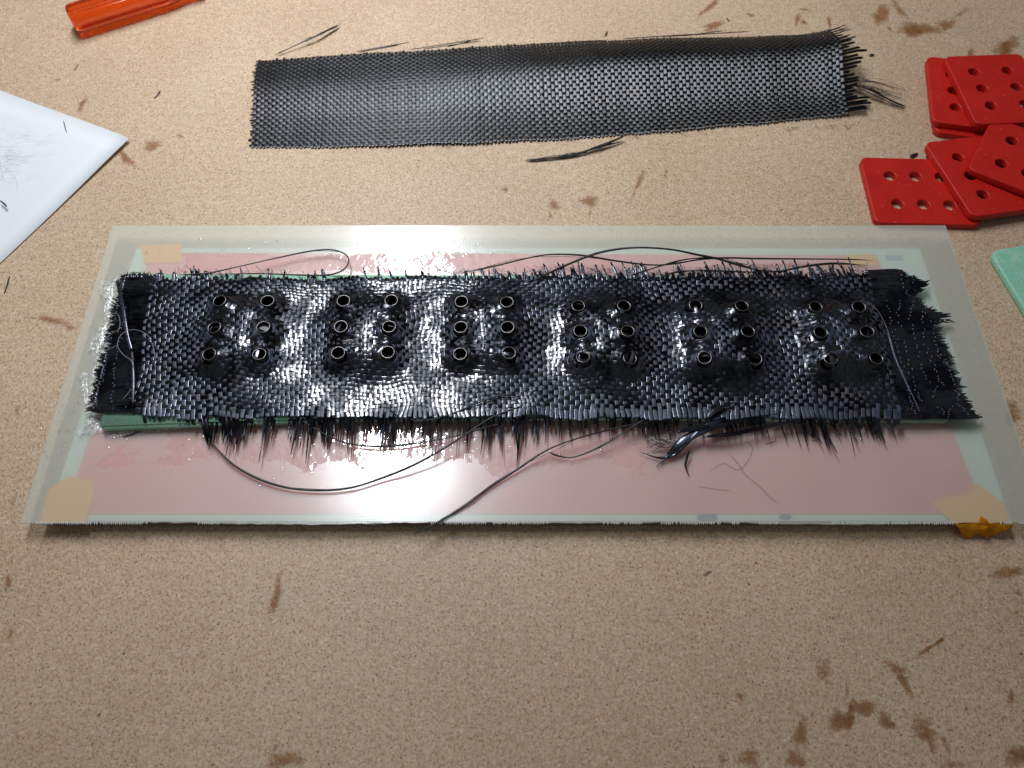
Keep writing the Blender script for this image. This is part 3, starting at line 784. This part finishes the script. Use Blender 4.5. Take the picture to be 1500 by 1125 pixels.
# fine pale threads curled on the near-paper end
mb = MB()
loop = [(228, 543, .0178), (226, 515, .019), (217, 492, .0195), (197, 483, .0196), (179, 489, .0192), (172, 505, .019), (180, 519, .0188), (193, 530, .0185), (197, 555, .018), (195, 590, .0175)]
c = spline(px_path(loop), 50); s, u = frames(c); mb.add(*strip(c, s, u, .00028, .00015))
for l2 in ([(172, 506, .019), (155, 513, .0175), (148, 505, .017), (160, 492, .0172), (176, 481, .0185)], [(160, 461, .017), (172, 460, .0178), (176, 474, .018), (172, 488, .018)], [(160, 495, .0172), (150, 508, .017), (156, 514, .017)], [(193, 570, .0175), (180, 585, .0168)]):
    c = spline(px_path(l2), 24); s, u = frames(c); mb.add(*strip(c, s, u, .00026, .00015))
o = mb.build('loose_thread', M['hair']); tag(o, 'fine pale thread curled in a loop on the black fabric end beside the paper', 'thread')
mb = MB()
for l2, w in (([(1262, 440, .020), (1282, 452, .0195), (1293, 468, .019), (1302, 490, .0185), (1306, 505, .018)], .00022), ([(1302, 490, .0182), (1312, 525, .018), (1330, 565, .0172), (1347, 603, .0165)], .00022), ([(1300, 488, .0184), (1309, 520, .0185), (1322, 552, .0175)], .00022), ([(1303, 496, .0182), (1314, 532, .0182), (1333, 575, .0170)], .0002)):
    c = spline(px_path(l2), 30); s, u = frames(c); mb.add(*strip(c, s, u, w, .0003))
o = mb.build('loose_thread', M['stitch']); tag(o, 'shiny grey strands trailing across the black fabric beside its last tube cluster', 'thread')

# frothy resin along the near-paper end
mb = MB()
def froth(outline, z, h, n=9):
    us = [p[0] for p in outline]; vs_ = [p[1] for p in outline]
    cu, cv = np.mean(us), np.mean(vs_); m = 40
    o_ = spline([(a, b, 0) for a, b in outline+outline[:1]], m+1)[:-1]
    verts = []; f = []
    for r_ in range(n):
        k = 1-r_/(n-1)
        for i in range(m):
            jit = 1+.22*math.sin(i*2.3+r_)*k*k*rng.random()
            u, v = cu+(o_[i, 0]-cu)*k*jit, cv+(o_[i, 1]-cv)*k*jit
            verts.append(tuple(P(u, v, z+h*math.sqrt(1-k)*(.45+.9*rng.random()))))
    for r_ in range(n-1):
        for i in range(m):
            a, b = r_*m+i, r_*m+(i+1) % m; f.append((a, a+m, b+m, b))
    mb.add(verts, f)
froth([(170, 405), (150, 412), (143, 428), (152, 445), (150, 462), (160, 470), (166, 440)], ZS+.0001, .0012)
froth([(160, 468), (142, 480), (133, 500), (128, 515), (140, 522), (152, 505)], ZS+.0001, .0011)
froth([(150, 515), (138, 525), (132, 560), (128, 595), (134, 600), (143, 560)], ZS+.0001, .0014)
froth([(128, 545), (116, 548), (118, 565), (126, 600), (131, 598)], ZS+.0001, .0010)
froth([(127, 606), (120, 625), (112, 638), (150, 634), (152, 618), (140, 604)], ZS+.0001, .0009)
froth([(152, 634), (160, 641), (200, 636), (280, 626), (260, 623), (190, 629)], ZS+.0001, .0005)
o = mb.build('resin_froth', M['froth']); tag(o, 'frothy white resin smeared on the sheet beside the black fabric end', 'resin')
# droplets of resin
mb = MB(); ico = bmesh.new(); bmesh.ops.create_icosphere(ico, subdivisions=2, radius=1)
iv = np.array([v.co[:] for v in ico.verts]); ifc = [[v.index for v in f.verts] for f in ico.faces]; ico.free()
for i in range(430):
    k = rng.random()
    if k < .30: u, v = rng.uniform(180, 720), rng.normal(366, 16)
    elif k < .66: u, v = rng.uniform(150, 860), rng.normal(642, 16)
    elif k < .80: u, v = rng.uniform(820, 1350), rng.normal(632, 14)
    elif k < .92: u, v = rng.uniform(60, 135), rng.normal(600, 40)
    else: u, v = rng.uniform(380, 620), rng.normal(690, 10)
    if v < 336 or (405 < v < 600 and 190 < u < 1300): continue
    p = P(u, v, ZS); r_ = abs(rng.normal(.00028, .00026))+.00014
    s_ = np.array([r_*rng.uniform(.7, 1.6), r_*rng.uniform(.7, 1.4), r_*.45])
    a = rng.uniform(0, 6.28); q_ = iv*s_; q_ = np.stack([q_[:, 0]*math.cos(a)-q_[:, 1]*math.sin(a), q_[:, 0]*math.sin(a)+q_[:, 1]*math.cos(a), q_[:, 2]], 1)
    mb.add(q_+np.array(p)+(0, 0, .00005), ifc)
o = mb.build('resin_droplets', M['drop']); tag(o, 'tiny clear resin droplets glinting on the milky sheet around the fabric', 'resin', kind='stuff')

# ------------------------------------------------------------------ tubes standing in the fabric
def lathe(prof, n=28):
    v = []; f = []
    for r_, z in prof:
        for i in range(n):
            a = 2*math.pi*i/n; v.append((r_*math.cos(a), r_*math.sin(a), z))
    for j in range(len(prof)-1):
        for i in range(n):
            a, b = j*n+i, j*n+(i+1) % n; f.append((a, b, b+n, a+n))
    return v, f
def make_tube():
    t = empty('threaded_tube', (0, 0, 0))
    r_ = .0033
    prof = [(r_-.00002, -.0002), (r_+.00004, .00008), (r_-.0001, .00026), (r_-.00030, .00026), (r_-.00046, .00008), (r_-.0005, -.0003)]
    v, f = lathe(prof); mesh_obj('rim', v, f, M['rim'], t)
    prof = [(r_-.00002, -.0055), (r_-.00002, -.0002)]
    v, f = lathe(prof); mesh_obj('sleeve', v, f, M['bore'], t)
    prof = [(r_+.00002, -.00025), (r_+.0003, -.0007), (r_+.0007, -.0016)]
    v, f = lathe(prof); mesh_obj('collar', v, f, M['collar'], t)
    prof = [(r_-.00049, -.0001)]
    for k in range(10): prof += [(r_-.00049-(.00012 if k % 2 else 0), -.0004-.00045*k)]
    prof += [(r_-.00052, -.0046), (.00001, -.0046)]
    v, f = lathe(prof); mesh_obj('bore', v, f, M['bore'], t)
    return t
proto = make_tube()
ORD = ['first', 'second', 'third', 'fourth', 'fifth', 'sixth']
ROWN = ['back', 'middle', 'front']
first = True
for ci, c in enumerate(posts):
    for k, p in enumerate(c):
        if first: o = proto; first = False
        else:
            o = proto.copy(); col.objects.link(o)
            for ch in list(proto.children):
                d = ch.copy(); col.objects.link(d); d.parent = o
        zz = flat[ci*6+k, 2]
        dz = (-.0005 if ci < 3 else -.0010)-.0003*rng.random()
        if (ci, k) in ((1, 1), (2, 5), (4, 1), (4, 3), (5, 4), (3, 5), (4, 5)): dz -= .0008
        pp = P(*POSTPX[ci][k], zz+dz+.0004)
        o.location = pp
        o.rotation_euler = (R(rng.normal(2, 3)), R(rng.normal(0, 3)), rng.uniform(0, 6.28))
        side = 'paper-side' if k % 2 == 0 else 'tile-side'
        tag(o, f'dark rimmed tube, {ROWN[k//2]} row, {side} column, {ORD[ci]} cluster counted from the paper', 'tube', 'tubes standing in the wet carbon fabric')

# ------------------------------------------------------------------ long loose tows
def loose(name, lab, lines, mat='black', group='long black tows trailing off the wet fabric', cat='carbon tow'):
    mb = MB()
    for pts, w in lines:
        c = spline(px_path(pts), len(pts)*9); s, u = frames(c)
        k = np.linspace(0, 1, len(c)); ww = w*np.clip(np.minimum(k, 1-k)*14+.15, 0, 1)*(1+.18*np.sin(k*17+w*9e3))
        mb.add(*strip(c, s, u, ww, np.minimum(ww*.5, .0005)))
        for q in range(3):                              # single filaments parting from the tow
            i0 = int(rng.integers(0, max(1, len(c)-12))); i1 = min(len(c), i0+int(rng.integers(10, 30)))
            kk = np.linspace(0, 1, i1-i0); off = (np.sin(kk*np.pi)*rng.normal(0, .0011))[:, None]
            cf = c[i0:i1]+s[i0:i1]*off+np.array([0, 0, .0002])*np.sin(kk*np.pi)[:, None]
            if len(cf) > 4: sf, uf = frames(cf); mb.add(*strip(cf, sf, uf, w*.28, w*.14))
    o = mb.build(name, M[mat]); tag(o, lab, cat, group); return o
f_ = .0165
loose('carbon_tow', 'thin black tow curled in a closed loop behind the second tube cluster', [([(262, 402, .0172), (300, 401, .0172), (330, 395, .0165), (370, 386, .014), (410, 377, .0125), (455, 368, .0125), (485, 366, .0125), (505, 372, .0128), (511, 383, .0135), (502, 396, .015), (480, 403, .0165), (440, 403, .0172), (380, 401, .0172), (300, 402, .0172)], .0008)])
loose('carbon_tow', 'long black tow arching low behind the fabric and running straight to its far end', [([(670, 401, .017), (720, 391, .0165), (770, 379, .016), (805, 373, .016), (850, 374, .016), (900, 382, .015), (950, 388, .014), (985, 387, .014), (1020, 381, .014), (1060, 378, .0135), (1110, 379, .0125), (1180, 379.5, .0115), (1240, 380, .0115), (1281, 381.5, .0115)], .0009)])
loose('carbon_tow', 'black tow with the tallest arch behind the fabric, casting a soft shadow on the pink', [([(775, 416, .019), (800, 402, .018), (840, 384, .018), (875, 371, .019), (910, 364.5, .020), (945, 363, .021), (985, 366, .020), (1020, 373, .018), (1050, 379, .0165), (1080, 387, .0165), (1112, 396, .0165), (1140, 398, .0165), (1175, 391, .0165), (1220, 386, .0165), (1270, 389, .0165)], .0012)])
loose('carbon_tow', 'black tow lying along the back fringe from the fourth to the fifth cluster', [([(920, 405, .0185), (960, 392, .0185), (1000, 381, .017), (1030, 378, .016), (1060, 378, .014)], .0008), ([(965, 408, .0185), (985, 400, .0185), (1010, 397, .018), (1050, 397, .018), (1110, 399, .018)], .0009)])
loose('carbon_tow', 'longest black tow sagging in a deep curve over the pink in front of the fabric', [([(290, 628, .0125), (303, 640, .0110), (320, 660, .0108), (345, 683, .0106), (385, 704, .0106), (430, 716, .0106), (475, 718, .0106), (520, 713, .0108), (560, 700, .0112), (600, 684, .013), (640, 663, .015), (680, 638, .016), (720, 612, .0165), (770, 592, .0172)], .0010)])
loose('carbon_tow', 'black tow in a shallow curve close in front of the spiky fringe', [([(418, 598, .0165), (430, 608, .0150), (455, 624, .0135), (490, 643, .0115), (525, 652, .0106), (570, 654, .0106), (620, 648, .0108), (670, 638, .0115), (720, 624, .013), (770, 614, .0135), (830, 608, .014), (900, 600, .015)], .0008)])
loose('carbon_tow', 'straight black tow pointing at the front edge of the sheet, split at its tip', [([(606, 783, .0088), (640, 766, .0094), (680, 743, .0096), (720, 713, .0098), (760, 686, .0105), (800, 660, .012), (840, 644, .0135), (890, 630, .0140), (940, 620, .0145), (1000, 613, .0150), (1050, 608, .0155)], .00085), ([(655, 758, .0096), (690, 734, .0098), (725, 707, .010), (770, 681, .0105)], .0007)])
loose('carbon_tow', 'short hooked black tow in front of the fourth tube cluster', [([(803, 662, .0122), (818, 668, .0105), (838, 670, .0105), (865, 661, .0112), (895, 645, .013), (925, 626, .0145), (950, 612, .0155), (972, 603, .016)], .0007)])
loose('carbon_tow', 'black tow draped over the front edge of the weave before the third cluster', [([(569, 597, .0165), (580, 607, .0160), (600, 614, .0155), (630, 615, .0155), (665, 605, .0165), (695, 592, .0178), (730, 580, .0182), (762, 577, .0182)], .0007)])
# dark split shard of a tow in front of the fifth cluster
mb = MB()
for pts, w in (([(1062, 612, .0165), (1040, 625, .016), (1015, 637, .0145), (995, 650, .013), (978, 668, .0105), (961, 684, .0095)], .0040), ([(1045, 615, .0165), (1020, 635, .015), (1000, 655, .0125), (985, 668, .0105), (965, 671, .0102), (937, 662, .0100)], .0020),
               ([(1010, 658, .0125), (1006, 672, .011), (1004, 683, .0102), (1010, 698, .0096)], .0012), ([(992, 633, .016), (1010, 628, .016), (1050, 624, .016), (1090, 614, .016), (1140, 606, .0158)], .0028),
               ([(1030, 640, .0145), (1070, 636, .0145), (1110, 628, .0148), (1160, 618, .015), (1220, 610, .0155)], .0022), ([(1035, 612, .0170), (1050, 600, .0178), (1075, 590, .018)], .0030)):
    c = spline(px_path(pts), 22); s, u = frames(c); k = np.linspace(0, 1, 22)
    mb.add(*strip(c, s, u, w*np.clip(np.minimum(k*5+.3, (1-k)*2.2+.04), 0, 1), .0005))
for i in range(34):
    a = rng.uniform(-.9, .5); u0, v0 = 990+rng.normal(0, 8), 655+rng.normal(0, 5); L = rng.uniform(20, 48)
    c = spline(px_path([(u0, v0, .0125), (u0-L*.5, v0+L*.4*math.sin(a)-3, .012), (u0-L, v0+L*.5*math.sin(a)+rng.normal(0, 3), .0100)]), 8); s, u = frames(c); mb.add(*strip(c, s, u, .00018, .0001))
o = mb.build('split_tow', M['under']); tag(o, 'dark splintered tow shard with fuzzy tips on the pink before the fifth cluster', 'carbon tow')
mb = MB()
for pts in ([(1068, 664), (1082, 680), (1092, 695), (1112, 712), (1128, 728), (1140, 738)], [(1040, 690), (1060, 679), (1080, 688), (1095, 676), (1102, 655), (1090, 645)], [(1020, 712), (1045, 716), (1070, 719)]):
    tube(mb, px_path([(u, v, ZS+.0004) for u, v in pts]), .00014, .0001, 26)
o = mb.build('hair_fibre', M['black']); tag(o, 'hair-thin dark fibres curling on the pink in front of the fifth cluster', 'fibre')
loose('carbon_tow', 'single black tow with a blunt tip lying on the bench before the dry strip', [([(769, 235, .0010), (805, 232, .0012), (845, 226, .0014), (875, 215, .0020), (897, 207, .003), (915, 199, .0035)], .0016), ([(800, 233, .0011), (850, 224, .0015), (885, 214, .0022), (912, 207, .0012)], .0009)], group='tows beside the dry strip')
loose('carbon_tow', 'thin black tow slanting up behind the near-paper corner of the dry strip', [([(404, 80, .0012), (430, 68, .0025), (460, 54, .0035), (482, 43, .0025), (498, 36, .0015)], .0008), ([(445, 61.5, .0030), (462, 53.5, .0036), (480, 45, .003), (496, 37, .0018)], .0014)], group='tows beside the dry strip')
loose('carbon_tow', 'short black tow trailing from the frayed end of the dry strip toward the red tiles', [([(1248, 124, .004), (1275, 132, .005), (1300, 145, .003), (1327, 157, .001)], .0014), ([(1255, 128, .004), (1280, 139, .0035), (1326, 161, .0009)], .0006)], group='tows beside the dry strip')
# snippets on bench and paper
SN = [((108, 103), (115, 94), 'on the bare bench below the screwdriver', .0004), ((226, 144), (235, 133), 'on the bench between the paper and the dry strip', .0006), ((93, 177), (97, 192), 'on the white paper near its slanted edge', .0005),
      ((0, 294), (10, 303), 'on the white paper at the picture edge', .0009), ((886, 53), (890, 46), 'just behind the dry strip', .0008), ((1273, 81), (1280, 80), 'behind the frayed end of the dry strip', .0017),
      ((1333, 230), (1344, 225), 'poking out behind the lower red tiles', .0024), ((180, 640), (207, 632), 'on the pink before the jade foam', .0006), ((6, 430), (14, 404), 'on the bench below the paper', .0005),
      ((1064, 26), (1069, 31), 'on the bench behind the dry strip among brown stains', .0005), ((1030, 842), (1042, 836), 'on the bare bench in front of the sheet', .0004), ((625, 212), (632, 207), 'at the front edge of the dry strip', .0004), ((1122, 650), (1136, 646), 'on the pink before the sixth cluster', .0003),
      ((80, 117), (88, 115), 'on the bare bench above the paper', .0003)]
for (a, b, lab, w) in SN:
    z = .0034 if 'paper' in lab and ('white' in lab) else (ZS+.0003 if 'pink' in lab else .0004)
    m_ = ((a[0]+b[0])/2+rng.normal(0, .6), (a[1]+b[1])/2+rng.normal(0, .6))
    c = spline(px_path([(*a, z), (*m_, z+.0004), (*b, z)]), 8); s, u = frames(c)
    mb = MB(); mb.add(*strip(c, s, u, w*np.array([.4, .9, 1, 1, 1, 1, .9, .4]), min(w*.5, .0004)))
    o = mb.build('fibre_snippet', M['black']); tag(o, 'tiny black fibre snippet lying '+lab, 'fibre', 'stray black fibre snippets')

# ------------------------------------------------------------------ red tiles and green plate
TX, TY, TT = .0490, .0586, .0040
def tile_mesh(name, mat, tx=TX, ty=TY, tt=TT, rad=.0045, bev=.0006, hole=.0033):
    cu = bpy.data.curves.new(name, 'CURVE'); cu.dimensions = '2D'; cu.fill_mode = 'BOTH'
    cu.extrude = tt/2-bev; cu.bevel_depth = bev; cu.bevel_resolution = 2; cu.offset = -bev
    def loop(pts):
        sp = cu.splines.new('POLY'); sp.points.add(len(pts)-1); sp.use_cyclic_u = True
        for q, p in zip(sp.points, pts): q.co = (p[0], p[1], 0, 1)
    out = []
    for cx, cy, a0 in ((tx-rad, ty-rad, 0), (rad, ty-rad, 90), (rad, rad, 180), (tx-rad, rad, 270)):
        for k in range(7):
            a = R(a0+k*15); out.append((cx+rad*math.cos(a), cy+rad*math.sin(a)))
    loop(out)
    for hx in (-.5, .5):
        for hy in (-1, 0, 1):
            loop([(tx/2+hx*.0209+hole*math.cos(-a), ty/2+hy*.0145+hole*math.sin(-a)) for a in np.linspace(0, 2*math.pi, 24, endpoint=False)])
    o = bpy.data.objects.new(name, cu); col.objects.link(o)
    m = bpy.data.meshes.new_from_object(o.evaluated_get(bpy.context.evaluated_depsgraph_get()))
    bpy.data.objects.remove(o); m.materials.clear(); m.materials.append(mat); m.name = name
    return m
tmesh = tile_mesh('tile', M['red'])
def place_tile(mesh, A, B, z, lab, along='y', tilt=(0, 0), name='red_tile', group='red tiles with six holes', cat='tile'):
    """A: pixel of the corner at the local origin; B: pixel of the corner along local +y (or +x). z: top level"""
    a, b = P(*A, z), P(*B, z); d = (b-a); ang = math.atan2(d.y, d.x)-(math.pi/2 if along == 'y' else 0)
    o = bpy.data.objects.new(name, mesh); col.objects.link(o)
    o.location = (a.x, a.y, z-TT/2); o.rotation_euler = (tilt[0], tilt[1], ang)
    tag(o, lab, cat, group); return o
# local origin = front-left corner as seen; +y runs along the edge to B
place_tile(tmesh, (1283, 326), (1437, 330), .0040, 'red six-hole tile lying flat on the bench nearest the milky sheet', 'y').rotation_euler.z += 0
t1 = [o for o in col.objects if o.name.startswith('red_tile')][0]
# its long side runs to the picture's right: mirror the local frame by turning it about the corner
a, b = P(1283, 326, .004), P(1437, 330, .004); d = (b-a).normalized(); nrm = Vector((-d.y, d.x, 0))
t1.location = a+nrm*TX+Vector((0, 0, -TT/2)); t1.rotation_euler = (0, 0, math.atan2(d.y, d.x)-math.pi/2)
place_tile(tmesh, (1425, 318), (1355, 204), .0088, 'red six-hole tile leaning across the flat lower tile', 'y', (R(-1.5), R(2)))
ca = P(1418, 246, .0122); di = Vector((math.cos(R(-33)), math.sin(R(-33)), 0)); far = ca+di*TY
t3 = place_tile(tmesh, (1418, 246), (1446, 184), .0122, 'red six-hole tile topmost of the lower pile, turned askew', 'y')
t3.location = far+Vector((0, 0, -TT/2+.0008)); t3.rotation_euler = (R(-1.2), 0, math.atan2(-di.y, -di.x)-math.pi/2)
place_tile(tmesh, (1370, 193), (1362, 96), .0041, 'red six-hole tile at the bottom of the upper pile, mostly covered', 'y')
place_tile(tmesh, (1367, 178), (1357, 80), .0083, 'red six-hole tile in the middle of the upper pile', 'y')
place_tile(tmesh, (1430, 182), (1384, 86), .0126, 'red six-hole tile topmost of the upper pile', 'y')
gmesh = tile_mesh('plate', M['foam2'], .062, .074, TT, .006, .0011, .0036)
pa, pb = P(1512, 470, .0042), P(1449, 367, .0042); gd = (pb-pa).normalized()
gp = place_tile(gmesh, (1512, 470), (1449, 367), .0042, 'mint green holed foam plate lying on the bench beside the sheet', 'y', name='foam_plate', group=None, cat='plate')
gp.location = (pb-gd*.074)+Vector((0, 0, -TT/2))

# ------------------------------------------------------------------ screwdriver
drv = empty('screwdriver', P(105, 40, 0))
a = P(104, 30, .0095); b = P(270, -22, .0095); ax = (b-a).normalized(); a.z = b.z = .0098
sd = Vector((-ax.y, ax.x, 0)); up = Vector((0, 0, 1))
def lathe_axis(prof, n, flute=0, nf=6):
    v = []; f = []
    for x, r_, fl in prof:
        for i in range(n):
            t = 2*math.pi*i/n; rr = r_*(1-fl*flute*(.5+.5*math.cos(nf*t))**3)
            v.append(tuple(a+ax*x+sd*(rr*math.cos(t))+up*(rr*math.sin(t))))
    for j in range(len(prof)-1):
        for i in range(n):
            p_, q_ = j*n+i, j*n+(i+1) % n; f.append((p_, q_, q_+n, p_+n))
    f.append(tuple(range(n))[::-1]); f.append(tuple(range((len(prof)-1)*n, len(prof)*n)))
    return v, f
v, f = lathe_axis([(0, .0060, 0), (.0003, .0075, 0), (.0012, .0088, .3), (.003, .0095, .8), (.006, .0097, 1), (.060, .0097, 1), (.066, .0092, .6), (.070, .0078, 0), (.076, .0074, 0), (.082, .0086, 0), (.085, .0080, 0), (.086, .0045, 0)], 72, .17, 6)
mesh_obj('handle', v, f, M['handle'], drv)
v, f = lathe_axis([(.0855, .0026, 0), (.19, .0026, 0), (.196, .0016, 0)], 20)
mesh_obj('shaft', v, f, M['steel'], drv)
tag(drv, 'screwdriver with translucent orange-red fluted handle lying on the bench', 'screwdriver')
